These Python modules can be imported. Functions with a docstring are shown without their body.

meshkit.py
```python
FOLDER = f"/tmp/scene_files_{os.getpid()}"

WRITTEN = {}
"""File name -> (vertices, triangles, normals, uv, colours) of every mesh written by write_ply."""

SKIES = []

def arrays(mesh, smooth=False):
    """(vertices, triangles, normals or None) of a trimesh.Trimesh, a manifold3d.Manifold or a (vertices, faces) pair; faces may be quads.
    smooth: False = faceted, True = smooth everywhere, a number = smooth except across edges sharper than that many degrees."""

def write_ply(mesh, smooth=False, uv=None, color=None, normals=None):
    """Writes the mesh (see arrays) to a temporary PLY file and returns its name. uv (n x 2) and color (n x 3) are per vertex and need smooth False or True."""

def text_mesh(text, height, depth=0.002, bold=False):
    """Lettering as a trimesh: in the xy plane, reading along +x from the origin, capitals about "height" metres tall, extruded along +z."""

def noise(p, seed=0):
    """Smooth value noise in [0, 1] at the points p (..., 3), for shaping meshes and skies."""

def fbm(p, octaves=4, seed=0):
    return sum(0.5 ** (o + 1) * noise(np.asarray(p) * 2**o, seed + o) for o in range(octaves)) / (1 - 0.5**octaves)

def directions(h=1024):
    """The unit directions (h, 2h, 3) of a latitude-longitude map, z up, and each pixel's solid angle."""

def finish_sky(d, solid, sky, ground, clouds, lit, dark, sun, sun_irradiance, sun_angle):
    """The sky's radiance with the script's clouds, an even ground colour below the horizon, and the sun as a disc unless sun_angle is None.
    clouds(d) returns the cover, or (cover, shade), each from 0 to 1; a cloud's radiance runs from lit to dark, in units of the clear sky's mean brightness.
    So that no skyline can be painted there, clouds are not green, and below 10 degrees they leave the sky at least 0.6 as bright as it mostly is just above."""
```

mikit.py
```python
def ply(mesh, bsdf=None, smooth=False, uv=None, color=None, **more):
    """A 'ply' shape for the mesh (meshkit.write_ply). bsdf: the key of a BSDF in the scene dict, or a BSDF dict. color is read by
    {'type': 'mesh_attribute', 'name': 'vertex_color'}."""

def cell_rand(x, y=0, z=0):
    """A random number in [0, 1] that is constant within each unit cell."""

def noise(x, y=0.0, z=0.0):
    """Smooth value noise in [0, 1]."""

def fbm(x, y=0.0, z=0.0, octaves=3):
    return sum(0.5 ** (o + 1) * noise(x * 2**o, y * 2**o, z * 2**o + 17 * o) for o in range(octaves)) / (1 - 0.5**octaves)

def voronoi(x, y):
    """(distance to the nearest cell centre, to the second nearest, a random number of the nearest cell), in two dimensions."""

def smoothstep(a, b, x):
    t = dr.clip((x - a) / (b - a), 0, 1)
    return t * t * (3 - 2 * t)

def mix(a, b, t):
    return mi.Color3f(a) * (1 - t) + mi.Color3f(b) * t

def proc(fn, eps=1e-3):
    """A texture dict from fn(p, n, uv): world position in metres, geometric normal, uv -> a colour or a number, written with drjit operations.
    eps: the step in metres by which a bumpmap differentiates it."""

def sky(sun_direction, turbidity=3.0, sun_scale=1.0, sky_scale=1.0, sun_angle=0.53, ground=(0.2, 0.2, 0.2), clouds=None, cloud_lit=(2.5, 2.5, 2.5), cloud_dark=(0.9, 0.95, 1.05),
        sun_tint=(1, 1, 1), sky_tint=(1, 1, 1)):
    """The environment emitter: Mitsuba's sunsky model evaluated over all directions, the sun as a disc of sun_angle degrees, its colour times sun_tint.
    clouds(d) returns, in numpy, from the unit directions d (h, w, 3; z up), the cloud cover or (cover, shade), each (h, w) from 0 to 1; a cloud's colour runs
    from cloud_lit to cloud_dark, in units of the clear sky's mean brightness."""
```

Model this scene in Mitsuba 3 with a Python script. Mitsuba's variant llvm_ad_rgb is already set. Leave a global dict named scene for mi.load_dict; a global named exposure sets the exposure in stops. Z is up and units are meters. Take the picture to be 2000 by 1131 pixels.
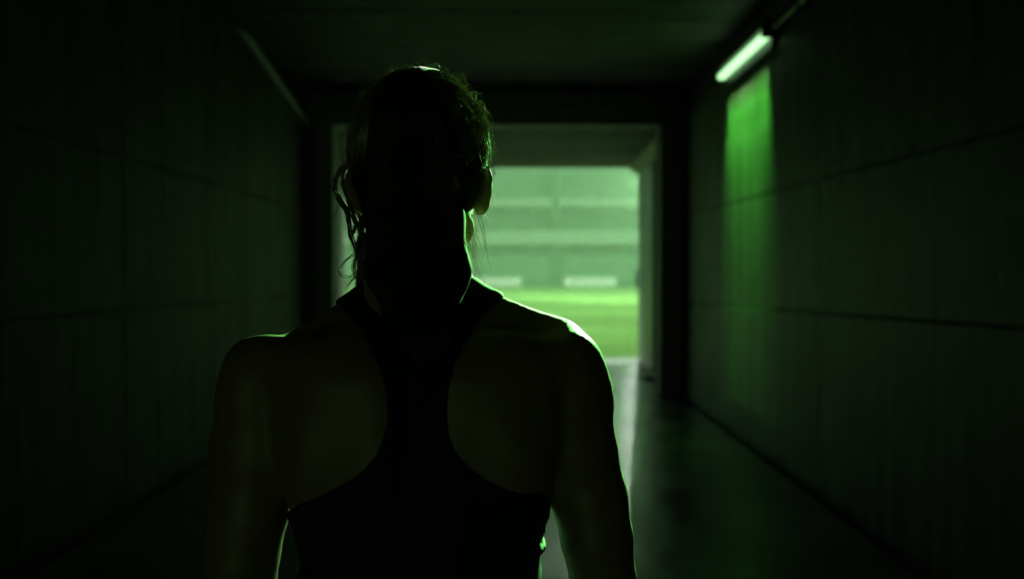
import math
import numpy as np
import trimesh
import drjit as dr
import mitsuba as mi
import mikit
import meshkit
from mikit import proc, noise, fbm, smoothstep, mix
from scipy.interpolate import CubicSpline
from scipy.spatial import cKDTree

T = mi.ScalarTransform4f
scene, labels = {}, {}
rng = np.random.default_rng(7)

# ------------------------------------------------------------------ camera, lights, exposure
EYE = 1.46                      # metres above the floor
F = 2000.0                      # focal length in pixels of the 2000 x 1131 frame
BEAMS, YC0 = 40.0, 1.15
PITCH = math.atan((565.5 - 530) / F)
exposure = 0.0
scene['camera'] = {
    'type': 'thinlens', 'fov': math.degrees(2 * math.atan(1000 / F)), 'fov_axis': 'x',
    'aperture_radius': 0.0042, 'focus_distance': 1.12, 'near_clip': 0.05, 'far_clip': 500.0,
    'to_world': T().look_at(origin=[0, 0, EYE], target=[0, math.cos(PITCH), EYE - math.sin(PITCH)], up=[0, 0, 1]),
}


def rgb(*c):
    return {'type': 'rgb', 'value': list(map(float, c))}


def floodlight(key, origin, target, w, h, power):
    scene[key] = {'type': 'rectangle', 'to_world': T().look_at(origin=origin, target=target, up=[0, 0, 1]) @ T().scale([w / 2, h / 2, 1]),
                  'bsdf': {'type': 'diffuse', 'reflectance': rgb(.1, .1, .1)}, 'emitter': {'type': 'area', 'radiance': rgb(*[power * c for c in FLOOD_TINT]), 'sampling_weight': 4.0 if power > 100 else .2}}


FLOOD_TINT = (.84, 1.0, .82)
# hazy night sky over the floodlit stadium, an even glow
scene['night_sky'] = {'type': 'constant', 'radiance': rgb(.17, .225, .175), 'sampling_weight': 1.5}
# stadium floodlights: two on the roof of the stand over the tunnel, one on the roof of the far stand
LIGHTS = [([-34, 21, 27], [-4, 70, 0], 6, 4, 370), ([38, 21, 27], [10, 70, 0], 6, 4, 610), ([14.5, 27, 9], [3.5, 80, 8], 1.2, .8, 6)]
for k, (o, t, w, h, p) in enumerate(LIGHTS):
    floodlight('stadium_floodlight' + (f'_{k:03d}' if k else '') + '__lamp_panel', o, t, w, h, p)
# the lower mast's beam across the pitch to the far stand
scene['stadium_floodlight_beam'] = {'type': 'spot', 'to_world': T().look_at(origin=[14.35, 27.75, 8.9], target=[3.5, 80, 6], up=[0, 0, 1]), 'cutoff_angle': 27.0, 'beam_width': 16.0,
                                    'intensity': rgb(*[14000 * c for c in FLOOD_TINT]), 'sampling_weight': 3.0}
# unseen lamp added on the far stand: narrow beam for the athlete's rim light
BEAM = [12.25, 96.0, 9.5]
scene['added_rim_beam'] = {'type': 'spot', 'to_world': T().look_at(origin=[BEAM[0], BEAM[1] - .3, BEAM[2]], target=[-.02, 1.15, 1.52], up=[0, 0, 1]), 'cutoff_angle': 1.25, 'beam_width': .6,
                                'intensity': rgb(*[32000 * c for c in (.78, 1.0, .74)]), 'sampling_weight': 6.0}

scene['added_floor_beam'] = {'type': 'spot', 'to_world': T().look_at(origin=[BEAM[0], BEAM[1] - .3, BEAM[2]], target=[1.2, 9.0, 0], up=[0, 0, 1]), 'cutoff_angle': .72, 'beam_width': .10,  # second beam of the added lamp, makes the bright strip on the floor
                                      'intensity': rgb(*[1700 * c for c in (.80, 1.0, .78)]), 'sampling_weight': 2.0}
# ------------------------------------------------------------------ helpers


def P(px, py, d):
    """The point at depth d (metres along +y) that the photograph shows at the pixel."""
    a = (px - 1000) / F
    b = -(py - 565.5) / F
    ry = math.cos(PITCH) + b * math.sin(PITCH)
    rz = -math.sin(PITCH) + b * math.cos(PITCH)
    return np.array([a * d / ry, d, EYE + rz * d / ry])


def box(x0, x1, y0, y1, z0, z1, c=0.0):
    """A box, its edges chamfered by c."""
    lo, hi = np.array([x0, y0, z0], float), np.array([x1, y1, z1], float)
    if c <= 0:
        m = trimesh.creation.box(extents=hi - lo)
        m.apply_translation((lo + hi) / 2)
        return m
    pts = []
    for s in np.ndindex(2, 2, 2):
        s = np.array(s)
        p = np.where(s, hi, lo)
        for k in range(3):
            q = p + np.where(s, -c, c)
            q[k] = p[k]
            pts.append(q)
    return trimesh.convex.convex_hull(np.array(pts))


def slab_x(x0, x1, quad, c):
    """A panel whose face is the quad of (y, z) corners, from x0 (back) to x1 (face), the face's edges chamfered by c."""
    q = np.array(quad, float)
    ctr = q.mean(0)
    inner = ctr + (q - ctr) * (1 - 2 * c / np.ptp(q, axis=0))
    s = math.copysign(c, x1 - x0)
    pts = [[x0, *p] for p in q] + [[x1 - s, *p] for p in q] + [[x1, *p] for p in inner]
    return trimesh.convex.convex_hull(np.array(pts))


def cat(*ms):
    return trimesh.util.concatenate(list(ms))


def cyl(p0, p1, r, n=20):
    p0, p1 = np.array(p0, float), np.array(p1, float)
    m = trimesh.creation.cylinder(radius=r, height=np.linalg.norm(p1 - p0), sections=n)
    m.apply_transform(trimesh.geometry.align_vectors([0, 0, 1], (p1 - p0) / np.linalg.norm(p1 - p0)))
    m.apply_translation((p0 + p1) / 2)
    return m


def add(key, mesh, bsdf, smooth=False, **more):
    base, n = key, 0
    while key in scene:
        n += 1
        key = f'{base}_{n:03d}'
    scene[key] = mikit.ply(mesh, bsdf, smooth=smooth, **more)
    return key


def tag(key, label, category=None, group=None, kind=None):
    d = labels.setdefault(key, {})
    d['label'] = label
    for k, v in (('category', category), ('group', group), ('kind', kind)):
        if v:
            d[k] = v


def struct(key, mesh, bsdf, label, smooth=False):
    add(key, mesh, bsdf, smooth)
    labels[key] = {'label': label, 'kind': 'structure', 'category': key.split('_')[0]}


def tubes(paths, radii, sides=3):
    """Many thin tapering tubes as one mesh. paths (n, k, 3), radii (n, k)."""
    paths, radii = np.asarray(paths, float), np.asarray(radii, float)
    n, k, _ = paths.shape
    t = np.gradient(paths, axis=1)
    t /= np.linalg.norm(t, axis=2, keepdims=True) + 1e-12
    ref = np.where(np.abs(t[..., 2:3]) < .9, [0, 0, 1.0], [1.0, 0, 0])
    a = np.cross(t, ref)
    a /= np.linalg.norm(a, axis=2, keepdims=True) + 1e-12
    b = np.cross(t, a)
    ang = np.arange(sides) * 2 * np.pi / sides
    v = paths[:, :, None] + radii[..., None, None] * (np.cos(ang)[:, None] * a[:, :, None] + np.sin(ang)[:, None] * b[:, :, None])
    i, j, s = np.meshgrid(np.arange(n), np.arange(k - 1), np.arange(sides), indexing='ij')
    at = lambda jj, ss: (i * k + jj) * sides + ss % sides
    q = np.stack([at(j, s), at(j, s + 1), at(j + 1, s + 1), at(j + 1, s)], -1).reshape(-1, 4)
    f = np.vstack([q[:, [0, 1, 2]], q[:, [0, 2, 3]]])
    return trimesh.Trimesh(v.reshape(-1, 3), f, process=False)


# ------------------------------------------------------------------ materials


def wall_color(p, n, uv):
    streak = fbm(p.y * 9 + 3, p.z * .55, p.x * 3, 4)
    board = mikit.cell_rand(dr.floor(p.y / .14 + .3 * noise(p.z * .8)), 3, 5)
    blot = fbm(p.y * 1.3 + 9, p.z * 1.1, p.x, 3)
    v = .55 + .65 * smoothstep(.25, .75, streak) * .8 + .25 * (board - .5) + .5 * (blot - .5)
    return mi.Color3f(.105, .076, .106) * v


def wall_color_shaded(p, n, uv):
    return wall_color(p, n, uv) * .62  # shaded copy of the concrete: the left wall's dimness put into the colour


def wall_bump(p, n, uv):
    board = mikit.cell_rand(dr.floor(p.y / .14), 3, 5)
    return .5 * fbm(p.y * 14, p.z * 1.2, p.x * 4, 3) + .3 * board


def ceiling_color(p, n, uv):
    streak = fbm(p.y * 5 + 3, p.x * .7, 0, 4)
    blot = fbm(p.y * 1.1 + 9, p.x * 1.0, 4, 3)
    return mi.Color3f(.088, .066, .086) * (.35 + 1.0 * smoothstep(.2, .8, streak) + .6 * (blot - .5))


def floor_color(p, n, uv):
    a = fbm(p.x * 2.2, p.y * 2.2, 1, 5)
    return mi.Color3f(.095, .08, .092) * (.6 + .8 * a)


def floor_rough(p, n, uv):
    a = fbm(p.x * 1.6 + 4, p.y * 2.3, 2, 4)
    b = fbm(p.x * 14, p.y * 14, 5, 2)
    return .17 + .15 * smoothstep(.3, .7, a) + .03 * b


def floor_bump(p, n, uv):
    return fbm(p.x * 6, p.y * 13, 2, 4)


def grass_color(p, n, uv):
    stripe = smoothstep(-.2, .2, dr.sin(p.y * 2 * 3.14159 / 11))
    a = fbm(p.x * .6, p.y * .6, 0, 4)
    return mi.Color3f(.155, .30, .078) * (.82 + .12 * stripe + .4 * (a - .5))


def principled(color, rough, spec=.5, **kw):
    return {'type': 'principled', 'base_color': color, 'roughness': rough, 'specular': spec, **kw}


scene['wall_concrete'] = {'type': 'twosided', 'b': {'type': 'bumpmap', 'scale': .004, 't': proc(wall_bump, 2e-3), 'b': principled(proc(wall_color), .58, .55)}}  # lit copy: the right wall's extra brightness is in the colour
scene['wall_concrete_shaded'] = {'type': 'twosided', 'b': {'type': 'bumpmap', 'scale': .004, 't': proc(wall_bump, 2e-3), 'b': principled(proc(wall_color_shaded), .64, .15)}}
scene['ceiling_concrete'] = {'type': 'twosided', 'b': principled(proc(ceiling_color), .7, .3)}
scene['floor_concrete'] = {'type': 'twosided', 'b': {'type': 'bumpmap', 'scale': .0013, 't': proc(floor_bump, 3e-3), 'b': principled(proc(floor_color), proc(floor_rough), .95, clearcoat=1.0, clearcoat_gloss=.75)}}
scene['dark_concrete'] = {'type': 'twosided', 'b': principled(rgb(.05, .053, .052), .7, .3)}
scene['pale_concrete'] = {'type': 'twosided', 'b': principled(rgb(.42, .43, .41), .5, .5)}
scene['portal_concrete'] = {'type': 'twosided', 'b': principled(rgb(.30, .27, .30), .65, .3)}
scene['bounce_wall_color'] = {'type': 'twosided', 'b': principled(rgb(.24, .19, .20), .6, .3)}  # tone of the added reflector wall, set for its bounce
scene['grass'] = {'type': 'twosided', 'b': principled(proc(grass_color), .9, .1)}
scene['dark_metal'] = {'type': 'twosided', 'b': principled(rgb(.05, .055, .055), .45, .5, metallic=.6)}
scene['grey_metal'] = {'type': 'twosided', 'b': principled(rgb(.17, .175, .17), .4, .5, metallic=.2)}
scene['stand_green'] = {'type': 'twosided', 'b': principled(rgb(.055, .105, .073), .8, .2)}
scene['stand_panel'] = {'type': 'twosided', 'b': principled(rgb(.080, .15, .10), .8, .2)}
scene['stand_fascia'] = {'type': 'twosided', 'b': principled(rgb(.18, .25, .18), .7, .3)}
scene['board_white'] = {'type': 'twosided', 'b': principled(rgb(.55, .56, .54), .6, .3)}
scene['skin'] = principled(rgb(.35, .215, .15), .42, .5, sheen=.35, sheen_tint=.2)
scene['navy_fabric'] = {'type': 'twosided', 'b': principled(rgb(.012, .017, .035), .75, .25, sheen=.5)}
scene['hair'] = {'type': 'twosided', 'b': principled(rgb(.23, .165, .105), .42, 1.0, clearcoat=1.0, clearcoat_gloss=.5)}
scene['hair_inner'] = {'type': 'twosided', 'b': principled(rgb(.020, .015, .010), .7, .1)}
scene['fine_hair'] = {'type': 'twosided', 'b': principled(rgb(.35, .28, .18), .4, .7)}
scene['eye_white'] = principled(rgb(.7, .7, .68), .15, .5)
scene['eye_iris'] = principled(rgb(.05, .035, .02), .1, .5)
scene['shoe_fabric'] = {'type': 'twosided', 'b': principled(rgb(.04, .042, .045), .7, .3)}
scene['shoe_sole'] = {'type': 'twosided', 'b': principled(rgb(.5, .5, .5), .6, .3)}
scene['lamp_cover'] = {'type': 'diffuse', 'reflectance': rgb(.5, .5, .5)}

# ------------------------------------------------------------------ tunnel
XL, XR = -2.38, 2.0             # wall faces
ZC = EYE + 2.09                 # ceiling
Y0, YP, YE = -2.8, 11.9, 16.04  # behind the camera, portal, end of the tunnel

# floor: base and slabs with joints, a drain groove along either wall
struct('floor', box(XL - .3, XR + .3, Y0, 17.25, -.25, -.05), 'dark_concrete', 'smooth grey concrete tunnel floor reflecting the green light')
joints = [Y0, .9, 4.4, 7.9, YP - .02, 14.2, YE]
for a, b in zip(joints, joints[1:]):
    w = .055 if b <= YP else 0.0
    add('floor__slab', box(XL + w, XR - w, a + .006, b - .006, -.06, 0, .006), 'floor_concrete')
add('floor__threshold', box(XL - .3, XR + .3, YE + .01, 17.2, -.06, .004, .006), 'pale_concrete')
labels['floor__threshold'] = {'label': 'pale concrete strip between tunnel mouth and grass'}

# walls: backing with cast panels in front, recessed joints between


def wall(key, xf, sgn, ys, rows, label):
    """xf: x of the face, sgn: -1 for the left wall, 1 for the right. rows: functions z(y) of the joint lines."""
    struct(key, box(min(xf + sgn * .015, xf + sgn * .33), max(xf + sgn * .015, xf + sgn * .33), Y0, YP + .5, -.05, ZC + .2), 'dark_concrete', label)
    g = .005
    for a, b in zip(ys, ys[1:]):
        for lo, hi in zip(rows, rows[1:]):
            q = [(a + g, lo(a) + g), (b - g, lo(b) + g), (b - g, hi(b) - g), (a + g, hi(a) - g)]
            add(key + '__panel', slab_x(xf + sgn * .016, xf + sgn * rng.uniform(0, .003), q, .005), 'wall_concrete' if sgn > 0 else 'wall_concrete_shaded')


rows_r = [lambda y: -.03, lambda y: EYE - .224 - .018 * (y - 4), lambda y: EYE + .62 + .01 * (y - 9), lambda y: ZC + .01]
rows_l = [lambda y: -.03, lambda y: EYE - .235 - .006 * (y - 6), lambda y: EYE + .70, lambda y: ZC + .01]
wall('wall_right', XR, 1, [Y0, -1.43, 1.27, 3.97, 6.67, 9.37, YP + .4], rows_r, 'board-marked concrete wall on the right, lit by the green strip lamp')
wall('wall_left', XL, -1, [Y0, -1.95, .75, 3.45, 6.3, 9.1, YP + .4], rows_l, 'board-marked concrete wall on the left, its shade put into the colour')
struct('wall_back', box(XL - .3, XR + .3, Y0 - .3, Y0, -.05, ZC + .2), 'bounce_wall_color', 'unseen wall set close behind the viewer to bounce light onto the athlete')  # added reflector: returns the far beam onto the athlete's back

# ceiling: cast bays across the tunnel
struct('ceiling', box(XL - .3, XR + .3, Y0, YP + .4, ZC + .03, ZC + .33), 'dark_concrete', 'dark concrete tunnel ceiling with faint green light near the lamp')
ybays = np.linspace(Y0, YP + .1, 13)
for a, b in zip(ybays, ybays[1:]):
    add('ceiling__bay', box(XL + .01, XR - .01, a + .006, b - .006, ZC - rng.uniform(0, .006), ZC + .035, .006), 'ceiling_concrete')

# sloping ledge on the left wall below the ceiling
p0, p1 = P(440, 0, 8.35), P(600, 235, 11.7)
dirn = (p1 - p0) / (p1[1] - p0[1])
pa, pb = p0 + dirn * (5.5 - p0[1]), p0 + dirn * (YP - p0[1])
m = trimesh.convex.convex_hull(np.array([[x, p[1], p[2] + z] for p in (pa, pb) for x, z in ((XL - .01, -.04), (XL - .01, .045), (XL + .05, .025), (XL + .06, -.02), (XL + .03, -.04))]))
add('wall_left__ledge', m, 'pale_concrete')
labels['wall_left__ledge'] = {'label': 'thin pale ledge sloping along the top of the left wall'}

# portal frame: lintel in two steps and a pilaster on either side
ZL = EYE + 1.70
XPL, XPR = P(650, 600, YP)[0], P(1290, 600, YP)[0]
struct('trim_1', cat(box(XL - .05, XR + .05, YP, YP + .42, ZL, EYE + 1.90, .01), box(XL - .05, XR + .05, YP + .10, YP + .42, EYE + 1.88, ZC + .04, .01)),
       'portal_concrete', 'stepped dark concrete lintel across the end of the tunnel')
add('trim_1__ledge', box(XL, XR, YP - .03, YP + .14, EYE + 1.885, EYE + 1.925, .006), 'portal_concrete')
struct('trim_2', cat(box(XPR, XR - .08, YP, YP + .42, 0, ZL + .01, .012), box(XR - .09, XR + .05, YP + .08, YP + .42, -.05, ZL + .01, .005)), 'portal_concrete', 'dark concrete pilaster at the right side of the portal')
struct('trim_3', cat(box(XL + .08, XPL, YP, YP + .42, 0, ZL + .01, .012), box(XL - .05, XL + .09, YP + .08, YP + .42, -.05, ZL + .01, .005)), 'portal_concrete', 'dark concrete pilaster at the left side of the portal')

# passage from the portal to the pitch
XQL, XQR = -2.62, 2.005
struct('wall_passage_right', box(XQR, XQR + .35, YP + .40, YE, -.05, ZL + .2), 'wall_concrete', 'concrete side wall between the portal and the pitch, right of the opening')
struct('wall_passage_left', box(XQL - .35, XQL, YP + .40, YE, -.05, ZL + .2), 'wall_concrete', 'concrete side wall between the portal and the pitch, left of the opening')
zq = EYE + 1.62
soffit = trimesh.convex.convex_hull(np.array([[x, y, z] for x in (XQL - .3, XQR + .3) for y, z in ((YP + .41, ZL + .01), (YE, zq), (YE, zq + .35), (YP + .41, ZL + .36))]))
struct('ceiling_passage', soffit, 'ceiling_concrete', 'low concrete soffit between the lintel and the pitch')
chamf = trimesh.convex.convex_hull(np.array([[x, y, z] for y, zz in ((YP + .41, ZL), (YE - .02, zq)) for x, z in ((XQR + .01, zz + .02), (XQR - .19, zz + .02), (XQR - .19, zz), (XQR + .01, zz - .14))]))
struct('trim_4', chamf, 'wall_concrete', 'slanting concrete haunch in the upper right corner of the opening')

# metal gate folded back against the right passage wall
x1 = XQR - .002
gy0, gy1, gz1 = 14.35, 15.95, EYE + 1.56
add('tunnel_gate__frame', cat(box(x1 - .034, x1, gy0, gy0 + .07, .06, gz1, .006), box(x1 - .034, x1, gy1 - .07, gy1, .06, gz1, .006),
                              box(x1 - .034, x1, gy0, gy1, .06, .14, .006), box(x1 - .034, x1, gy0, gy1, gz1 - .08, gz1, .006)), 'grey_metal')
for k in range(5):
    ya = gy0 + .07 + k * (gy1 - gy0 - .14) / 5
    yb = gy0 + .07 + (k + 1) * (gy1 - gy0 - .14) / 5
    add('tunnel_gate__panel', box(x1 - .024, x1 - .004, ya + .015, yb - .015, .14, gz1 - .08, .008), 'grey_metal')
hn = cat(cyl((x1 - .075, gy1 - .10, 1.22), (x1 - .075, gy1 - .10, 1.46), .018), cyl((x1 - .075, gy1 - .10, 1.24), (x1 - .03, gy1 - .10, 1.24), .013), cyl((x1 - .075, gy1 - .10, 1.44), (x1 - .03, gy1 - .10, 1.44), .013))
add('tunnel_gate__handle', hn, 'dark_metal', 40)
labels['tunnel_gate__handle'] = {'label': 'dark pull handle'}
for k, ya in enumerate((gy0 + .05, gy1 - .05)):
    add('tunnel_gate__foot', box(x1 - .036, x1 + .001, ya - .04, ya + .04, 0, .075, .006), 'dark_metal')
tag('tunnel_gate', 'grey metal gate leaf folded back against the wall at the right of the opening', 'gate')
kerb = box(XQR - .24, XQR - .001, 13.75, 14.33, 0, .05, .02)
add('kerb_block', kerb, 'pale_concrete')
tag('kerb_block', 'low pale concrete kerb block on the floor at the foot of the gate', 'kerb')

# ------------------------------------------------------------------ strip lamp and its conduit on the right wall
la, lb = 9.42, 7.74
zl = EYE + 1.80
tube_in = box(1.884, 1.95, lb, la, zl - .048, zl + .010, .015)
scene['strip_lamp__diffuser'] = mikit.ply(tube_in, 'lamp_cover', smooth=False, emitter={'type': 'area', 'radiance': rgb(.85, 1.75, .80)})
labels['strip_lamp__diffuser'] = {'label': 'glowing green-white diffuser bar'}
add('strip_lamp__housing', cat(box(1.895, 1.999, lb - .03, la + .03, zl + .045, zl + .085, .006), box(1.962, 1.999, lb - .03, la + .03, zl - .06, zl + .05, .004)), 'dark_metal')
for ya in (lb - .012, la + .012):
    add('strip_lamp__end_cap', box(1.875, 1.998, ya - .0115, ya + .0115, zl - .045, zl + .05, .004), 'dark_metal')
add('strip_lamp__lip', cat(box(1.9495, 1.9525, lb, la + .05, zl - .118, zl - .03), box(1.9495, 1.9543, lb, la + .05, zl - .121, zl - .116)), 'dark_metal')  # lip added to keep the downward beams off the floor
tag('strip_lamp', 'glowing green strip lamp fixed high on the right concrete wall', 'lamp')
# the lamp's row of downward beams along the wall
for k, y in enumerate(np.linspace(8.08, la + .02, 9)):
    scene[f'strip_lamp_beam_{k + 1:03d}'] = {'type': 'spot', 'to_world': T().look_at(origin=[1.9535, float(y), zl - .066], target=[2.129, float(y), zl - 2.066], up=[0, 1, 0]),
                                            'cutoff_angle': 20.0, 'beam_width': 1.5, 'intensity': rgb(*[BEAMS * c for c in (.11, 1.0, .065)]), 'sampling_weight': 1.4}
# spot added off the lamp's near end for the athlete's green rim
scene['added_rim_spot'] = {'type': 'spot', 'to_world': T().look_at(origin=[1.90, lb - .08, zl], target=[.13, YC0, 1.43], up=[0, 0, 1]), 'cutoff_angle': 4.0, 'beam_width': 1.8,
                                'intensity': rgb(*[1350 * c for c in (.20, 1.0, .17)]), 'sampling_weight': 10.0}
cd = [cyl((1.955, 2.0, zl + .02), (1.955, lb - .03, zl + .02), .020)]
add('conduit__pipe', cd[0], 'grey_metal', 40)
add('conduit__coupling', cyl((1.955, 7.50, zl + .02), (1.955, 7.72, zl + .02), .028), 'grey_metal', 40)
for y in (3.0, 5.0, 7.0):
    add('conduit__clip', box(1.93, 2.0, y - .015, y + .015, zl - .008, zl + .05, .003), 'dark_metal')
tag('conduit', 'thin grey cable conduit running along the right wall to the strip lamp', 'pipe')

# ------------------------------------------------------------------ the pitch and the far stand
struct('ground_pitch', box(-75, 75, 17.21, 98, -.3, 0), 'grass', 'flat green grass pitch beyond the tunnel mouth')
FY = 97.0
k97 = FY / F
zz = lambda py: P(1000, py, FY)[2]
xx = lambda px: (px - 1000) * k97
S = 'far_stand'
add(S + '__lower_wall', box(-75, 75, FY, FY + .6, 0, zz(497), .02), 'stand_green')
for k in range(-7, 8):
    xa = xx(1085) + .5 + k * 10.9
    add(S + '__wall_panel', box(xa + .5, xa + 9.6, FY - .12, FY + .05, zz(548), zz(500), .03), 'stand_panel')
add(S + '__fascia', box(-75, 75, FY - 1.2, FY + 2, zz(478), zz(452), .04), 'stand_fascia')
add(S + '__recess_wall', box(-75, 75, FY + 3.0, FY + 3.6, zz(500), zz(395), .02), 'stand_green')
add(S + '__fascia', box(-75, 75, FY - .4, FY + 4, zz(404), zz(388), .04), 'stand_fascia')
rowm = [box(-75, 75, FY + .5 + .85 * r, FY + 12, zz(388) + .42 * r, zz(388) + .42 * (r + 1), 0) for r in range(14)]
add(S + '__seating_tier', cat(*rowm), 'stand_panel')
rowl = [box(-75, 75, FY + .3 + .4 * r, FY + 3.3, zz(452) + .2 * r, zz(452) + .2 * (r + 1), 0) for r in range(5)]
add(S + '__seating_tier', cat(*rowl), 'stand_green')
for k in range(-6, 7):
    xa = xx(1085) + k * 10.9
    add(S + '__column', box(xa - .38, xa + .38, FY - .5, FY + .3, 0, zz(330), .04), 'stand_green')
add(S + '__roof', box(-78, 78, FY - 3, FY + 16, zz(388) + 9.5, zz(388) + 10.1, .05), 'stand_fascia')
tag(S, 'green hazy stadium stand with pale fascia bands beyond the far edge of the pitch', 'stand')
spots = [(1098, 1197, 'pale low board at the foot of the far stand, right of the dark column'), (925, 1018, 'pale low board at the foot of the far stand, beside the person\'s neck')]
for a, b, lab in spots:
    key = add('pitch_board', cat(box(xx(a), xx(b), FY - 3.3, FY - 3.15, .05, zz(541), .02)), 'board_white')
    add(key + '__foot', box(xx(a) + .4, xx(a) + .55, FY - 3.3, FY - 2.7, 0, .08), 'dark_metal')
    add(key + '__foot', box(xx(b) - .55, xx(b) - .4, FY - 3.3, FY - 2.7, 0, .08), 'dark_metal')
    tag(key, lab, 'board', 'pitchside boards at the far stand')
for k, lab in enumerate(('tall floodlight mast to the left of the pitch, above the tunnel end', 'tall floodlight mast to the right of the pitch, above the tunnel end', 'lower floodlight mast beside the pitch, behind the right tunnel wall')):
    o, key = LIGHTS[k][0], 'stadium_floodlight' + (f'_{k:03d}' if k else '')
    add(key + '__mast', cyl((o[0], o[1] - .4 if k < 2 else o[1] + .4, 0), (o[0], o[1] - .4 if k < 2 else o[1] + .4, o[2] + .5), .22), 'dark_metal', 40)
    add(key + '__bracket', cyl((o[0], o[1] - .5 if k < 2 else o[1] + .5, o[2]), (o[0], o[1] - .1 if k < 2 else o[1] + .15, o[2]), .10), 'dark_metal', 40)
    tag(key, lab, 'floodlight', 'stadium floodlights')
add('added_far_lamp__housing', cat(box(BEAM[0] - .25, BEAM[0] + .8, BEAM[1], BEAM[1] + .35, BEAM[2] - .5, BEAM[2] + .5, .05), box(BEAM[0] - .1, BEAM[0] + .1, BEAM[1] + .3, BEAM[1] + .85, BEAM[2] - .2, BEAM[2]), box(BEAM[0] - .1, BEAM[0] + .1, FY - .35, FY - .15, zz(388) + .005, BEAM[2] - .1)), 'dark_metal')  # body of the added lamp, out of sight behind the gate
scene['added_far_lamp__lens'] = mikit.ply(box(BEAM[0] - .2, BEAM[0] + .7, BEAM[1] - .03, BEAM[1] + .01, BEAM[2] - .4, BEAM[2] + .4, .01), 'lamp_cover', emitter={'type': 'area', 'radiance': rgb(12, 18, 11), 'sampling_weight': .1})
tag('added_far_lamp', 'unseen lamp added on the far stand for the athlete rim light and the floor sheen', 'floodlight')
# night haze over the pitch
scene['haze'] = {'type': 'cube', 'to_world': T().translate([0, 56.5, 18]) @ T().scale([72, 39.0, 18.5]), 'bsdf': {'type': 'null'},
                 'interior': {'type': 'homogeneous', 'albedo': rgb(.60, .95, .58), 'sigma_t': .008, 'phase': {'type': 'hg', 'g': .3}}}
labels['haze'] = {'label': 'thin green haze hanging over the floodlit pitch', 'category': 'haze', 'kind': 'stuff'}

# ------------------------------------------------------------------ the person: distance fields on a grid, then one surface
XC, YC = -.1026, 1.15           # middle of the body


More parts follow.
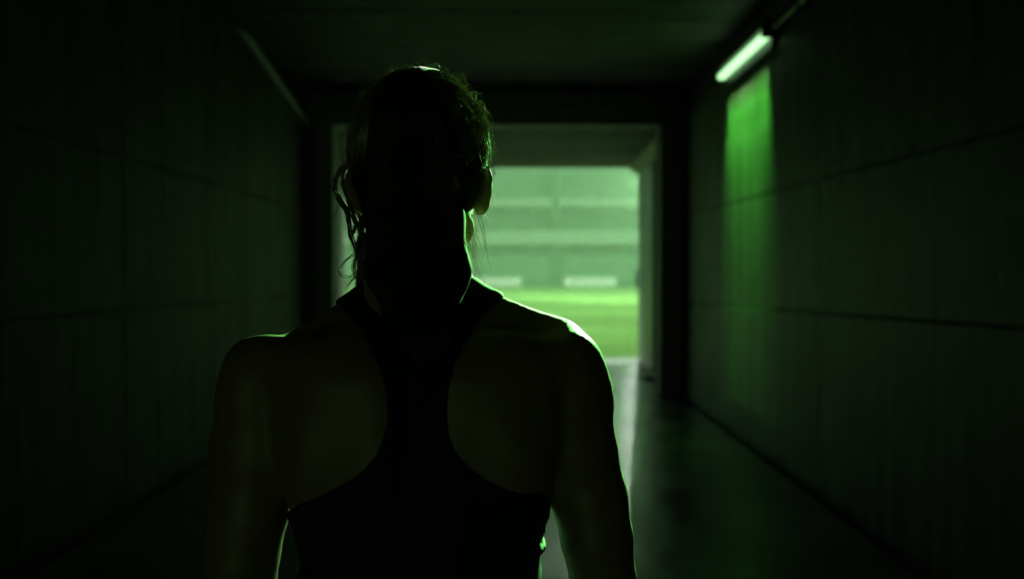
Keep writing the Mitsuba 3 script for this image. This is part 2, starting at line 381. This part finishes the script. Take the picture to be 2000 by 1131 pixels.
class Field:
    def __init__(self, lo, hi, h):
        self.lo, self.h = np.array(lo, np.float32), np.float32(h)
        self.n = np.ceil((np.array(hi) - lo) / h).astype(int) + 1
        self.d = np.full(self.n, 1.0, np.float32)
        self.ax = [self.lo[k] + self.h * np.arange(self.n[k], dtype=np.float32) for k in range(3)]

    def block(self, lo, hi, margin):
        a = np.clip(np.floor((np.array(lo) - margin - self.lo) / self.h).astype(int), 0, self.n)
        b = np.clip(np.ceil((np.array(hi) + margin - self.lo) / self.h).astype(int) + 1, 0, self.n)
        sl = tuple(slice(x, y) for x, y in zip(a, b))
        return sl, np.meshgrid(*[self.ax[k][sl[k]] for k in range(3)], indexing='ij', sparse=True)

    def put(self, sl, d, k, cut=False):
        o = self.d[sl]
        if cut:
            d = -d
            hh = np.maximum(k - np.abs(o - d), 0) / k
            self.d[sl] = np.maximum(o, d) + hh * hh * k * .25
        else:
            hh = np.maximum(k - np.abs(o - d), 0) / k
            self.d[sl] = np.minimum(o, d) - hh * hh * k * .25

    def cone(self, a, b, ra, rb, k=.02, cut=False):
        a, b = np.array(a, np.float32), np.array(b, np.float32)
        r = max(ra, rb)
        sl, (x, y, z) = self.block(np.minimum(a, b) - r, np.maximum(a, b) + r, .05 + k)
        ab = b - a
        t = np.clip(((x - a[0]) * ab[0] + (y - a[1]) * ab[1] + (z - a[2]) * ab[2]) / max(float(ab @ ab), 1e-9), 0, 1)
        d = np.sqrt((x - a[0] - t * ab[0]) ** 2 + (y - a[1] - t * ab[1]) ** 2 + (z - a[2] - t * ab[2]) ** 2) - (ra + t * (rb - ra))
        self.put(sl, d.astype(np.float32), np.float32(k), cut)

    def ell(self, c, r, k=.02, rot=None, cut=False):
        c, r = np.array(c, np.float32), np.array(r, np.float32)
        sl, (x, y, z) = self.block(c - r.max(), c + r.max(), .05 + k)
        q = [x - c[0], y - c[1], z - c[2]]
        if rot is not None:
            q = [rot[0][j] * q[0] + rot[1][j] * q[1] + rot[2][j] * q[2] for j in range(3)]
        k0 = np.sqrt((q[0] / r[0]) ** 2 + (q[1] / r[1]) ** 2 + (q[2] / r[2]) ** 2)
        k1 = np.sqrt((q[0] / r[0] ** 2) ** 2 + (q[1] / r[1] ** 2) ** 2 + (q[2] / r[2] ** 2) ** 2)
        d = k0 * (k0 - 1) / np.maximum(k1, 1e-6)
        self.put(sl, d.astype(np.float32), np.float32(k), cut)

    def chain(self, pts, radii, k=.02):
        for a, b, ra, rb in zip(pts, pts[1:], radii, radii[1:]):
            self.cone(a, b, ra, rb, k)


def nets(d, lo, h):
    """Surface nets: the zero surface of the grid d as a triangle mesh."""
    s = d < 0
    n0, n1, n2 = d.shape
    cnt = np.zeros((n0 - 1, n1 - 1, n2 - 1), np.float32)
    acc = np.zeros(cnt.shape + (3,), np.float32)
    cor = [(a, b, c) for a in (0, 1) for b in (0, 1) for c in (0, 1)]
    for i, p in enumerate(cor):
        for q in cor[i + 1:]:
            if sum(abs(u - v) for u, v in zip(p, q)) != 1:
                continue
            A = d[p[0]:n0 - 1 + p[0], p[1]:n1 - 1 + p[1], p[2]:n2 - 1 + p[2]]
            B = d[q[0]:n0 - 1 + q[0], q[1]:n1 - 1 + q[1], q[2]:n2 - 1 + q[2]]
            cross = (A < 0) != (B < 0)
            t = np.where(cross, A / np.where(cross, A - B, 1), 0)
            cnt += cross
            for k in range(3):
                acc[..., k] += cross * (p[k] + t * (q[k] - p[k]))
    idx = np.full(cnt.shape, -1, np.int64)
    on = cnt > 0
    idx[on] = np.arange(on.sum())
    base = np.stack(np.nonzero(on), 1)
    v = lo + h * (base + acc[on] / cnt[on][:, None])
    faces = []
    for ax in range(3):
        a = [slice(1, n0 - 1), slice(1, n1 - 1), slice(1, n2 - 1)]
        b = list(a)
        a[ax] = slice(0, d.shape[ax] - 1)
        b[ax] = slice(1, d.shape[ax])
        sa, sb = s[tuple(a)], s[tuple(b)]
        for flip, m in ((False, sa & ~sb), (True, ~sa & sb)):
            w = np.stack(np.nonzero(m), 1)
            if not len(w):
                continue
            o = np.ones(3, int)
            o[ax] = 0
            w = w + o
            e1, e2 = np.eye(3, dtype=int)[(ax + 1) % 3], np.eye(3, dtype=int)[(ax + 2) % 3]
            q = [idx[tuple((w - u).T)] for u in (0 * e1, e1, e1 + e2, e2)]
            q = np.stack(q if not flip else q[::-1], 1)
            faces.append(q)
    q = np.vstack(faces)
    q = q[(q >= 0).all(1)]
    m = trimesh.Trimesh(v, np.vstack([q[:, [0, 1, 2]], q[:, [0, 2, 3]]]), process=False)
    return m


def largest(m):
    lab = trimesh.graph.connected_component_labels(m.edges, node_count=len(m.vertices))
    best = np.bincount(lab).argmax()
    keep = lab[m.faces[:, 0]] == best
    m.update_faces(keep)
    m.remove_unreferenced_vertices()
    return m


def finish(d, lo, h, rounds=6):
    m = nets(d, lo, h)
    raw = np.array(m.vertices)
    trimesh.smoothing.filter_taubin(m, lamb=.5, nu=.52, iterations=rounds)
    step = np.array(m.vertices) - raw
    ln = np.linalg.norm(step, axis=1, keepdims=True)
    m.vertices = raw + step * np.minimum(1, .7 * h / np.maximum(ln, 1e-9))
    return m


H = .0045
body = Field((XC - .36, YC - .20, -.01), (XC + .36, YC + .26, 1.72), H)
B = lambda u, v, z: (XC + u, YC + v, z)

# torso: stacked rounded sections (height, half width, middle, half depth back, half depth front)
sec = np.array([
    (.74, .150, .0, .085, .075), (.84, .172, .0, .112, .088), (.92, .170, .0, .112, .092), (1.00, .142, .0, .092, .092), (1.07, .123, -.001, .082, .092), (1.114, .1245, -.001, .084, .095),
    (1.16, .131, .0, .090, .100), (1.207, .137, .0, .097, .108), (1.26, .150, .0, .102, .118), (1.31, .152, .0, .102, .118), (1.35, .140, .0, .094, .100), (1.385, .100, .0, .078, .070), (1.42, .060, .0, .058, .046), (1.45, .042, .0, .040, .03)])
Zs = body.ax[2]
prof = [CubicSpline(sec[:, 0], sec[:, j])(np.clip(Zs, .74, 1.45)).astype(np.float32) for j in range(1, 5)]
X, Y, Z = np.meshgrid(*body.ax, indexing='ij', sparse=True)
U, V = X - XC - prof[1], Y - YC
groove = 1 - .085 * np.exp(-(U / .022) ** 2) * np.exp(-((Z - 1.22) / .17) ** 4)
dep = np.where(V < 0, prof[2] * groove, prof[3])
q = (np.abs(U / prof[0]) ** 2.5 + np.abs(V / dep) ** 2.5) ** (1 / 2.5)
dt = (q - 1) * np.minimum(prof[0], dep) * .9
dt = np.maximum(dt, np.maximum(.76 - Z, Z - 1.45))
body.d = dt.astype(np.float32)
# shoulder girdle and back muscles
for s in (-1, 1):
    w = 1.0 if s > 0 else 1.05
    body.cone(B(s * .030, -.014, 1.421), B(s * .150 * w, -.005, 1.379 - (.026 if s < 0 else 0)), .034, .027, .034)   # trapezius
    body.cone(B(s * .060, .045, 1.400), B(s * .160 * w, .01, 1.376 - (.030 if s < 0 else 0)), .020, .021, .03)                                # collarbone
    body.ell(B(s * .085, -.070, 1.318), (.060, .034, .075), .03)                                                    # shoulder blade
    body.cone(B(s * .045, -.078, 1.345), B(s * .160, -.045, 1.368), .022, .022, .03)                                 # spine of the blade
    body.cone(B(s * .034, -.070, 1.30), B(s * .030, -.066, 1.02), .024, .026, .03)                                   # back extensors
    body.ell(B(s * .108, -.040, 1.262), (.036, .058, .070), .03)                                                    # broad back muscle
    body.ell(B(s * .072, .085, 1.255), (.062, .048, .055), .03)                                                     # chest
    body.ell(B(s * .080, -.062, .885), (.085, .072, .085), .05)                                                     # seat
torso_only = body.d.copy()

# arms: (u, v, z), radius from the outline
armR = [(.152, -.004, 1.346), (.166, -.004, 1.309), (.174, -.004, 1.262), (.190, .000, 1.205), (.198, .000, 1.160), (.2055, .004, 1.112), (.212, .008, 1.062)]
radR = [.042, .0455, .0435, .0425, .0405, .0370, .0355]
armL = [(-.158, -.004, 1.328), (-.176, -.004, 1.300), (-.1850, -.004, 1.262), (-.1905, .000, 1.222), (-.195, .000, 1.190), (-.204, .003, 1.140), (-.2060, .005, 1.112), (-.215, .008, 1.062)]
radL = [.041, .0470, .0480, .0440, .0450, .0430, .0405, .0370]
for s, arm, rad in ((1, armR, radR), (-1, armL, radL)):
    body.chain([B(*p) for p in arm[:4]], rad[:4], .014)
    body.chain([B(*p) for p in arm[3:]], rad[3:], .005)
    body.ell(B(s * .176 + (-.012 if s < 0 else 0), -.026, 1.338), (.030, .034, .045), .03)     # rear deltoid
    el = np.array(arm[-1])
    wr = np.array((s * .243, .075, .835))
    fa = [el, el * .72 + wr * .28 + (s * .006, 0, 0), el * .4 + wr * .6, wr]
    body.chain([B(*p) for p in fa], [rad[-1], .0385, .030, .0225], .02)
    # hand: palm of four bones, fingers curled slightly
    hx = np.array((0, .94, -.34))            # from thumb side (front) to little finger, in the palm's plane
    dn = np.array((s * .02, .20, -.98))
    dn /= np.linalg.norm(dn)
    fw = np.array((0, .98, .20))
    inn = np.array((-s, 0, 0))
    pts = []
    for j, off in enumerate((.029, .010, -.010, -.028)):
        kn = wr + dn * (.088 - .006 * abs(j - 1)) + fw * off
        body.cone(B(*(wr + dn * .012 + fw * off * .55)), B(*kn), .0135, .0115, .012)
        ln = (.040, .045, .042, .032)[j]
        d1 = dn + inn * .25
        d2 = dn + inn * .75
        d3 = dn * .6 + inn * 1.0
        p1_ = kn + d1 / np.linalg.norm(d1) * ln
        p2_ = p1_ + d2 / np.linalg.norm(d2) * ln * .68
        p3_ = p2_ + d3 / np.linalg.norm(d3) * ln * .5
        body.chain([B(*kn), B(*p1_), B(*p2_), B(*p3_)], [.0105, .0090, .0082, .0070], .004)
    tb = wr + dn * .022 + fw * .026
    t1 = tb + (dn * .75 + fw * .55 + inn * .35) * .040
    t2 = t1 + (dn * .95 + fw * .25 + inn * .3) * .032
    t3 = t2 + (dn * 1.0 + inn * .25) * .024
    body.chain([B(*tb), B(*t1), B(*t2), B(*t3)], [.0150, .0120, .0105, .0085], .006)

# legs and feet
for s in (-1, 1):
    hip, kne, ank = np.array((s * .088, .0, .86)), np.array((s * .092, .012, .47)), np.array((s * .095, -.012, .085))
    body.chain([B(*hip), B(*(hip * .55 + kne * .45 + (s * .004, 0, 0))), B(*kne)], [.088, .074, .052], .03)
    body.chain([B(*kne), B(*(kne * .72 + ank * .28 + (s * .004, -.016, 0))), B(*(kne * .35 + ank * .65)), B(*ank)], [.052, .054, .040, .033], .03)
    body.chain([B(*ank), B(s * .097, -.03, .040), B(s * .098, .06, .045), B(s * .100, .150, .030), B(s * .100, .185, .024)], [.033, .034, .034, .026, .020], .02)

# neck and head, looking straight ahead
HU, HV = -.0028, .030
HB = lambda u, v, z: B(HU + u, HV + v, z)
body.cone(B(-.002, -.012, 1.425), HB(0, -.026, 1.555), .0520, .0490, .022)
for s in (-1, 1):
    body.cone(B(s * .032, -.030, 1.425), HB(s * .024, -.046, 1.55), .022, .024, .015)
body.ell(HB(0, -.008, 1.597), (.0725, .094, .084), .02)
body.ell(HB(0, .040, 1.540), (.058, .058, .074), .03)
body.ell(HB(0, .055, 1.492), (.034, .034, .026), .03)        # chin
body.cone(HB(-.045, .00, 1.508), HB(0, .062, 1.487), .016, .016, .02)
body.cone(HB(.045, .00, 1.508), HB(0, .062, 1.487), .016, .016, .02)
body.cone(HB(0, .093, 1.585), HB(0, .109, 1.548), .008, .0125, .010)      # nose
for s in (-1, 1):
    body.ell(HB(s * .010, .100, 1.546), (.008, .009, .007), .006)
    body.ell(HB(s * .031, .096, 1.584), (.017, .012, .010), .008, cut=True)
    body.cone(HB(s * .014, .092, 1.602), HB(s * .044, .080, 1.602), .006, .006, .01)      # brow
    body.ell(HB(s * .040, .070, 1.556), (.020, .016, .014), .02)                        # cheek bone
    # ear
    c = np.array(HB(s * .0735, -.012, 1.555))
    a = .32 * s
    rot = np.array([[math.cos(a), -math.sin(a), 0], [math.sin(a), math.cos(a), 0], [0, 0, 1]])
    tilt = np.array([[math.cos(.10 * s), 0, math.sin(.10 * s)], [0, 1, 0], [-math.sin(.10 * s), 0, math.cos(.10 * s)]])
    body.ell(c, (.0088, .0175, .0262), .007, rot=(tilt @ rot))
    body.ell(c + (-s * .004, -.002, -.019), (.0085, .011, .0125), .008)
    body.ell(c + (s * .008, .006, .004), (.005, .010, .014), .004, rot=(tilt @ rot), cut=True)
body.cone(HB(-.018, .094, 1.519), HB(.018, .094, 1.519), .0055, .0055, .006)
body.cone(HB(-.014, .094, 1.511), HB(.014, .094, 1.511), .0065, .0065, .006)
body.cone(HB(-.022, .101, 1.515), HB(.022, .101, 1.515), .0022, .0022, .003, cut=True)

skin = largest(finish(body.d, body.lo, body.h))
add('person__body', skin, 'skin', True)
for s in (-1, 1):
    e = trimesh.creation.icosphere(3, .0118)
    e.apply_translation(HB(s * .031, .083, 1.584))
    key = add('person__eye', e, 'eye_white', True)
    i = trimesh.creation.icosphere(2, .0062)
    i.apply_translation(HB(s * .031, .0892, 1.584))
    add(key + '__iris', i, 'eye_iris', True)

# clothes: offset shells cut by outlines


def poly_field(poly, us, zs):
    """Signed distance (negative inside) to the polygon on the grid us x zs."""
    from shapely import Polygon, contains_xy
    poly = np.array(poly)
    g = np.stack(np.meshgrid(us, zs, indexing='ij'), -1)
    best = np.full(g.shape[:2], 9.0)
    for a, b in zip(poly, np.roll(poly, -1, 0)):
        ab = b - a
        t = np.clip(((g - a) @ ab) / max(ab @ ab, 1e-12), 0, 1)
        best = np.minimum(best, np.linalg.norm(g - a - t[..., None] * ab, axis=-1))
    inside = contains_xy(Polygon(poly), g[..., 0], g[..., 1])
    return np.where(inside, -best, best).astype(np.float32)


def pxz(px, py):
    d = np.interp(py, [560, 600, 720], [1.15, 1.125, 1.065])
    p = P(px, py, d)
    return p[0] - XC, p[2]


arm_r = [(985, 582), (958, 602), (932, 630), (908, 668), (890, 710), (879, 755), (875, 800), (879, 840), (892, 875), (915, 905), (950, 932), (1000, 955), (1060, 966)]
arm_l = [(650, 590), (676, 606), (705, 635), (728, 672), (746, 712), (757, 755), (761, 800), (757, 840), (742, 880), (718, 910), (680, 938), (635, 962), (585, 984)]
neck_b = [(700, 560), (725, 590), (765, 625), (815, 640), (865, 622), (905, 588), (937, 556)]
back = [pxz(*p) for p in arm_r] + [(.150, 1.19), (.150, .955), (-.150, .955), (-.150, 1.19)] + [pxz(*p) for p in arm_l[::-1]] + [(-.100, 1.47), (-.062, 1.47)] + [pxz(*p) for p in neck_b[1:-1]] + [(.064, 1.47), (.096, 1.47)]
front = [(.096, 1.47), (.094, 1.42), (.100, 1.36), (.118, 1.29), (.150, 1.225), (.150, .955), (-.150, .955), (-.150, 1.225), (-.118, 1.29), (-.100, 1.36), (-.094, 1.42), (-.098, 1.47), (-.064, 1.47), (-.058, 1.40), (-.035, 1.345), (0, 1.33), (.035, 1.345), (.058, 1.40), (.064, 1.47)]
us = body.ax[0] - XC
smooth01 = lambda x: np.clip(x, 0, 1) ** 2 * (3 - 2 * np.clip(x, 0, 1))
rb, rf = poly_field(back, us, Zs), poly_field(front, us, Zs)
wgt = np.clip((V + .012) / .024, 0, 1)
region = rb[:, None, :] * (1 - wgt) + rf[:, None, :] * wgt
fn = meshkit.fbm(np.stack(np.broadcast_arrays(U * 9, V * 9 + 5, Z * 30), -1), 3, 11).astype(np.float32)
fold = .0030 * np.clip(np.sin(Z * 2 * np.pi / .033 + 14 * (fn - .5) + 5 * U), -.35, 1) * np.clip((1.215 - Z) / .05, 0, 1) * np.clip(np.abs(U) / .12, .1, 1) ** 3 * smooth01((fn - .40) / .22)
off = .0045 + fold * np.ones_like(torso_only)
shell = np.maximum(np.maximum(torso_only - off, -(torso_only + .006)), region)
tank = finish(shell.astype(np.float32), body.lo, body.h, 4)
add('person__tank_top', tank, 'navy_fabric', True)
labels['person__tank_top'] = {'label': 'navy racerback tank top'}
legs_r = np.maximum(np.maximum(body.d - .0035, -(body.d + .006)), np.maximum(Z - 1.03, .13 - Z))
legs_r = np.maximum(legs_r, np.abs(U) - .180 + np.clip(Z - .93, 0, 1) * .35 + 0 * Z)
add('person__leggings', finish(legs_r.astype(np.float32), body.lo, body.h, 4), 'navy_fabric', True)
labels['person__leggings'] = {'label': 'dark leggings'}
sh = np.maximum(np.maximum(body.d - .006, Z - .105), -(body.d + .012))
shoes = finish(np.maximum(sh, .012 - Z).astype(np.float32), body.lo, body.h, 4)
for s in (-1, 1):
    m = shoes.copy()
    m.update_faces(((m.triangles_center[:, 0] - XC) * s) > 0)
    m.remove_unreferenced_vertices()
    key = add('person__shoe', m, 'shoe_fabric', True)
    hull = np.array([[XC + s * .099 + w * math.cos(t), YC + .068 + .152 * math.sin(t), 0] for t in np.linspace(0, 2 * np.pi, 40) for w in (.048,)])
    add(key + '__sole', trimesh.convex.convex_hull(np.vstack([hull, hull + (0, 0, .028)])), 'shoe_sole')

# ------------------------------------------------------------------ hair
HC = np.array(HB(0, -.010, 1.592))
HR = np.array((.0785, .101, .0945))


def on_cap(th, ph, r=1.0):
    """Direction th from straight up, ph around (0 = right, -pi/2 = back)."""
    d = np.stack([np.sin(th) * np.cos(ph), np.sin(th) * np.sin(ph), np.cos(th)], -1)
    return HC + HR * d * np.asarray(r)[..., None]


cap = Field(HC - .15, HC + .15, .004)
cap.ell(HC, HR, .01)
xs = np.meshgrid(*cap.ax, indexing='ij', sparse=True)
lumps = meshkit.noise(np.stack(np.broadcast_arrays((xs[0] - XC) * 45, (xs[1] - YC) * 45, xs[2] * 25), -1), 3).astype(np.float32)
cap.d = cap.d - (lumps - .5) * .006
line = np.maximum(HC[2] - .012 - xs[2] - .55 * (xs[1] - HC[1] - .0) * -1, 0)   # hairline: low at the nape, high at the brow
hl = (HC[2] + .055 * np.tanh((xs[1] - HC[1] - .055) / .02) - .035 - .07 * np.clip((HC[1] + .01 - xs[1]) / .06, 0, 1)) - xs[2]
cap.d = np.maximum(cap.d, hl).astype(np.float32)
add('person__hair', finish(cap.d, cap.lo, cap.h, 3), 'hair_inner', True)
labels['person__hair'] = {'label': 'dark hair pulled back into a loose long ponytail'}

knot = np.array(HB(-.008, -.108, 1.652))
pt_pts = [knot, HB(-.004, -.135, 1.625), HB(.002, -.138, 1.58), HB(.004, -.122, 1.52), HB(.004, -.118, 1.46), B(.010, -.108, 1.41), B(.016, -.112, 1.372)]
pf = Field(np.array(B(-.12, -.25, 1.34)), np.array(B(.12, .05, 1.70)), .004)
ptr = [.018, .026, .033, .037, .036, .028, .008]
for (a, b, ra, rb_) in zip(pt_pts, pt_pts[1:], ptr, ptr[1:]):
    pf.cone(a, b, ra * .62, rb_ * .62, .02)
    for sx in (-1, 1):
        w = 0.62
        pf.cone(np.array(a) + (sx * ra * .75, .012, 0), np.array(b) + (sx * rb_ * .75, .012, 0), ra * .5, rb_ * .5, .02)
for sx in (-1, 1):
    pf.chain([HB(sx * .024, -.100, 1.60), HB(sx * .030, -.082, 1.54), B(.004 + sx * .032, -.064, 1.46), B(.010 + sx * .022, -.082, 1.415)], [.020, .022, .018, .010], .02)
pm = finish(pf.d, pf.lo, pf.h, 3)
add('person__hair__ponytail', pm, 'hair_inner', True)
labels['person__hair__ponytail'] = {'label': 'long loose ponytail hanging down the nape'}
band = trimesh.creation.torus(.016, .0045, 24, 10)
band.apply_transform(trimesh.geometry.align_vectors([0, 0, 1], [0, -.85, .5]))
band.apply_translation(knot)
add('person__hair__hair_band', band, 'navy_fabric', True)

paths, radii = [], []
K = 14


def spl(pts, k=K):
    pts = np.array(pts, float)
    t = np.r_[0, np.cumsum(np.linalg.norm(np.diff(pts, axis=0), axis=1) + 1e-6)]
    return CubicSpline(t, pts)(np.linspace(0, t[-1], k))


def taper(r, k=K, tip=.3):
    return r * (1 - (1 - tip) * np.linspace(0, 1, k) ** 2)


# swept-back hair: from the hairline over the skull to the band
kd = (knot - HC) / HR
kd /= np.linalg.norm(kd)
for i in range(1500):
    ph = rng.uniform(-np.pi, np.pi)
    th = rng.uniform(.75, 1.0) * (1.15 if math.sin(ph) > .3 else 1.85)
    d0 = np.array([math.sin(th) * math.cos(ph), math.sin(th) * math.sin(ph), math.cos(th)])
    d1 = kd + rng.normal(0, .06, 3)
    t = np.linspace(rng.uniform(0, .3), 1, K)[:, None]
    # pass over the skull, bowing upward as pulled hair does
    mid = d0 * (1 - t) + d1 * t + np.array([0, 0, .25]) * np.sin(np.pi * t)
    mid /= np.linalg.norm(mid, axis=1, keepdims=True)
    rr = 1.008 + .026 * rng.random() + .016 * np.sin(t * rng.uniform(5, 12) + rng.uniform(0, 6))
    p = HC + HR * mid * rr
    paths.append(p)
    radii.append(taper(rng.uniform(.00028, .0006), tip=.7))
# ponytail strands
pts_a = CubicSpline(np.linspace(0, 1, 7), np.array(pt_pts))
rad_a = CubicSpline(np.linspace(0, 1, 7), np.array(ptr))
for i in range(1400):
    t = np.linspace(rng.uniform(0, .25), rng.uniform(.6, 1.06), K)
    a, r = rng.uniform(0, 2 * np.pi), math.sqrt(rng.random()) * 1.12
    tw = a + rng.normal(0, .5) * t
    c = pts_a(t)
    w = rad_a(np.clip(t, 0, 1))[:, None]
    p = c + w * np.stack([1.15 * r * np.cos(tw), .62 * r * np.sin(tw) + .1, 0 * t], 1)
    p += .0025 * np.stack([np.sin(t * rng.uniform(6, 16) + rng.uniform(0, 6)), np.cos(t * rng.uniform(6, 14)), 0 * t], 1)
    paths.append(p)
    radii.append(taper(rng.uniform(.0002, .0004)))
# flyaways over the skull
for i in range(620):
    ph, th = rng.uniform(-np.pi, np.pi), math.acos(rng.uniform(-.25, 1))
    p0 = on_cap(np.array(th), np.array(ph), np.array(1.0))
    nrm = (p0 - HC) / HR ** 2
    nrm /= np.linalg.norm(nrm)
    tg = np.cross(nrm, rng.normal(0, 1, 3))
    tg /= np.linalg.norm(tg)
    ln, hh = rng.uniform(.008, .036), rng.uniform(.002, .012)
    t = np.linspace(0, 1, K)[:, None]
    curl = rng.uniform(.6, 1.6) * np.pi
    p = p0 + tg * ln * t + nrm * hh * np.sin(curl * t) + np.cross(nrm, tg) * hh * .6 * (1 - np.cos(curl * t))
    paths.append(p)
    radii.append(taper(rng.uniform(.00022, .0004)))
# small curls standing along the crown
for i in range(70):
    px = rng.uniform(700, 950)
    ang = math.acos(np.clip((px - 813) / 142, -1, 1))
    p0 = HC + HR * np.array([math.cos(ang), rng.uniform(-.25, .25), math.sin(ang)]) * 1.0
    t = np.linspace(0, rng.uniform(.8, 1.5) * 2 * np.pi, K)
    r = rng.uniform(.002, .008)
    o = np.array([math.cos(ang), 0, math.sin(ang)])
    sd = np.array([-o[2], 0, o[0]]) * rng.choice([-1, 1])
    p = p0 + np.outer(r * (1 - np.cos(t * .75)), o) + np.outer(r * (np.sin(t) + .4 * t / 3), sd) + np.outer(.001 * t, [0, 1, 0])
    paths.append(p)
    radii.append(taper(rng.uniform(.0002, .0004)))
# damp locks left of the face and neck
locks = [
    [(700, 300), (672, 325), (656, 345), (654, 365), (660, 388), (678, 412), (681, 430), (683, 452), (692, 480), (702, 510), (706, 545), (702, 572)],
    [(700, 310), (680, 322), (668, 340), (672, 370), (682, 400), (690, 425), (700, 445), (712, 470), (706, 500), (700, 530), (698, 560)],
    [(712, 420), (704, 440), (712, 460), (720, 480), (710, 505), (702, 530), (700, 565)],
    [(700, 420), (708, 445), (700, 470), (706, 500), (716, 520), (706, 545), (696, 572)],
    [(722, 430), (714, 470), (704, 495), (712, 525), (708, 560), (712, 590)],
    [(704, 490), (690, 500), (672, 512), (664, 528), (672, 540), (690, 536)],
    [(706, 535), (694, 545), (682, 556), (676, 568)],
    [(706, 520), (690, 540), (680, 552), (672, 572)],
    [(668, 395), (662, 402), (655, 415), (646, 430)],
    [(690, 455), (700, 440), (706, 470), (696, 505), (700, 550)],
]
for li, L in enumerate(locks):
    n = 34 if li in (0, 3, 4) else 24 if li in (1, 2, 9) else 4
    for i in range(n):
        dep_ = 1.145 + rng.normal(0, .004)
        j = rng.normal(0, 1, (len(L), 2)) * (1.1 if n > 3 else .4) + rng.normal(0, 2.2 if n > 3 else .8, 2)
        p = spl([P(x + a, y + b, dep_ + .012 * math.sin(k * .7)) for k, ((x, y), (a, b)) in enumerate(zip(L, j))], 24)
        t_ = np.linspace(0, 1, 24)
        paths.append(p[np.round(np.linspace(0, 23, K)).astype(int)] if len(L) < 7 else spl(p, K))
        radii.append(taper(rng.uniform(.0003, .0006), tip=.4))
# loose hair over the nape and right of the neck
for i in range(75):
    x0 = rng.uniform(845, 928)
    y0 = rng.uniform(380, 470)
    x1 = x0 + rng.normal(10, 28)
    y1 = y0 + rng.uniform(60, 190)
    dd = 1.06 + .11 * (x0 - 850) / 80
    p = spl([P(x0, y0, dd), P(x0 * .6 + x1 * .4 + rng.normal(0, 5), y0 * .6 + y1 * .4, dd), P(x1, y1, dd + rng.normal(0, .01))])
    paths.append(p)
    radii.append(taper(rng.uniform(.00016, .0003)))
for i in range(60):
    x0, y0 = rng.uniform(868, 905), rng.uniform(470, 570)
    d0 = 1.055 + .05 * (x0 - 868) / 40
    a0, sg = rng.uniform(0, 2 * np.pi), rng.choice([-1, 1])
    paths.append(spl([P(x0 + 7 * math.cos(a0 + sg * q * .9) + 2 * q, y0 + 8 * math.sin(a0 + sg * q * .9) + 7 * q, d0 + .002 * q) for q in range(6)]))
    radii.append(taper(rng.uniform(.00018, .00032)))
for L in ([(938, 415), (944, 440), (948, 470), (945, 500), (937, 525)], [(905, 280), (925, 320), (948, 345)], [(955, 300), (962, 320), (966, 345), (958, 318)], [(938, 255), (958, 285), (966, 310), (960, 330)], [(880, 320), (900, 370), (918, 410), (926, 450)]):
    paths.append(spl([P(x, y, 1.14) for x, y in L]))
    radii.append(taper(.0003))
add('person__hair__loose_strands', tubes(paths, radii), 'hair')
labels['person__hair__loose_strands'] = {'label': 'fine loose strands and flyaway hairs', 'kind': 'stuff'}

# down on the skin that catches the light: cheek and neck on the right, forearms
tree = cKDTree(skin.vertices)
vn = skin.vertex_normals
vv = skin.vertices - (XC, YC, 0)
cand = np.nonzero(((vv[:, 2] > 1.44) & (vv[:, 2] < 1.58) & (vv[:, 0] > .02) & (np.abs(vn[:, 1]) < .6) & (vn[:, 0] > .3) & (vv[:, 0] < .09)))[0]
cand2 = np.nonzero((vv[:, 2] > .86) & (vv[:, 2] < 1.14) & (np.abs(vv[:, 0]) > .19) & (vn[:, 0] * np.sign(vv[:, 0]) > .2))[0]
fp, fr = [], []
for i in rng.choice(cand, 420):
    p0, n = skin.vertices[i], vn[i]
    d = n * .7 + np.array([.25, 0, -.9]) * 1.0 + rng.normal(0, .25, 3)
    d /= np.linalg.norm(d)
    t = np.linspace(0, 1, 5)[:, None]
    fp.append(p0 + d * t * rng.uniform(.004, .018) + np.array([0, 0, -.004]) * t ** 2)
    fr.append(taper(.00010, 5, .4))
for i in rng.choice(cand2, 900):
    p0, n = skin.vertices[i], vn[i]
    d = n * .8 + np.array([0, 0, -.8]) + rng.normal(0, .2, 3)
    d /= np.linalg.norm(d)
    t = np.linspace(0, 1, 5)[:, None]
    fp.append(p0 + d * t * rng.uniform(.003, .008) - n * .001 * t ** 2)
    fr.append(taper(.00010, 5, .4))
add('person__body__fine_hair', tubes(fp, fr), 'fine_hair')
labels['person__body__fine_hair'] = {'label': 'fine downy hair on neck and forearms', 'kind': 'stuff'}
tag('person', 'athlete seen from behind in a dark racerback tank top, facing the lit pitch', 'person')
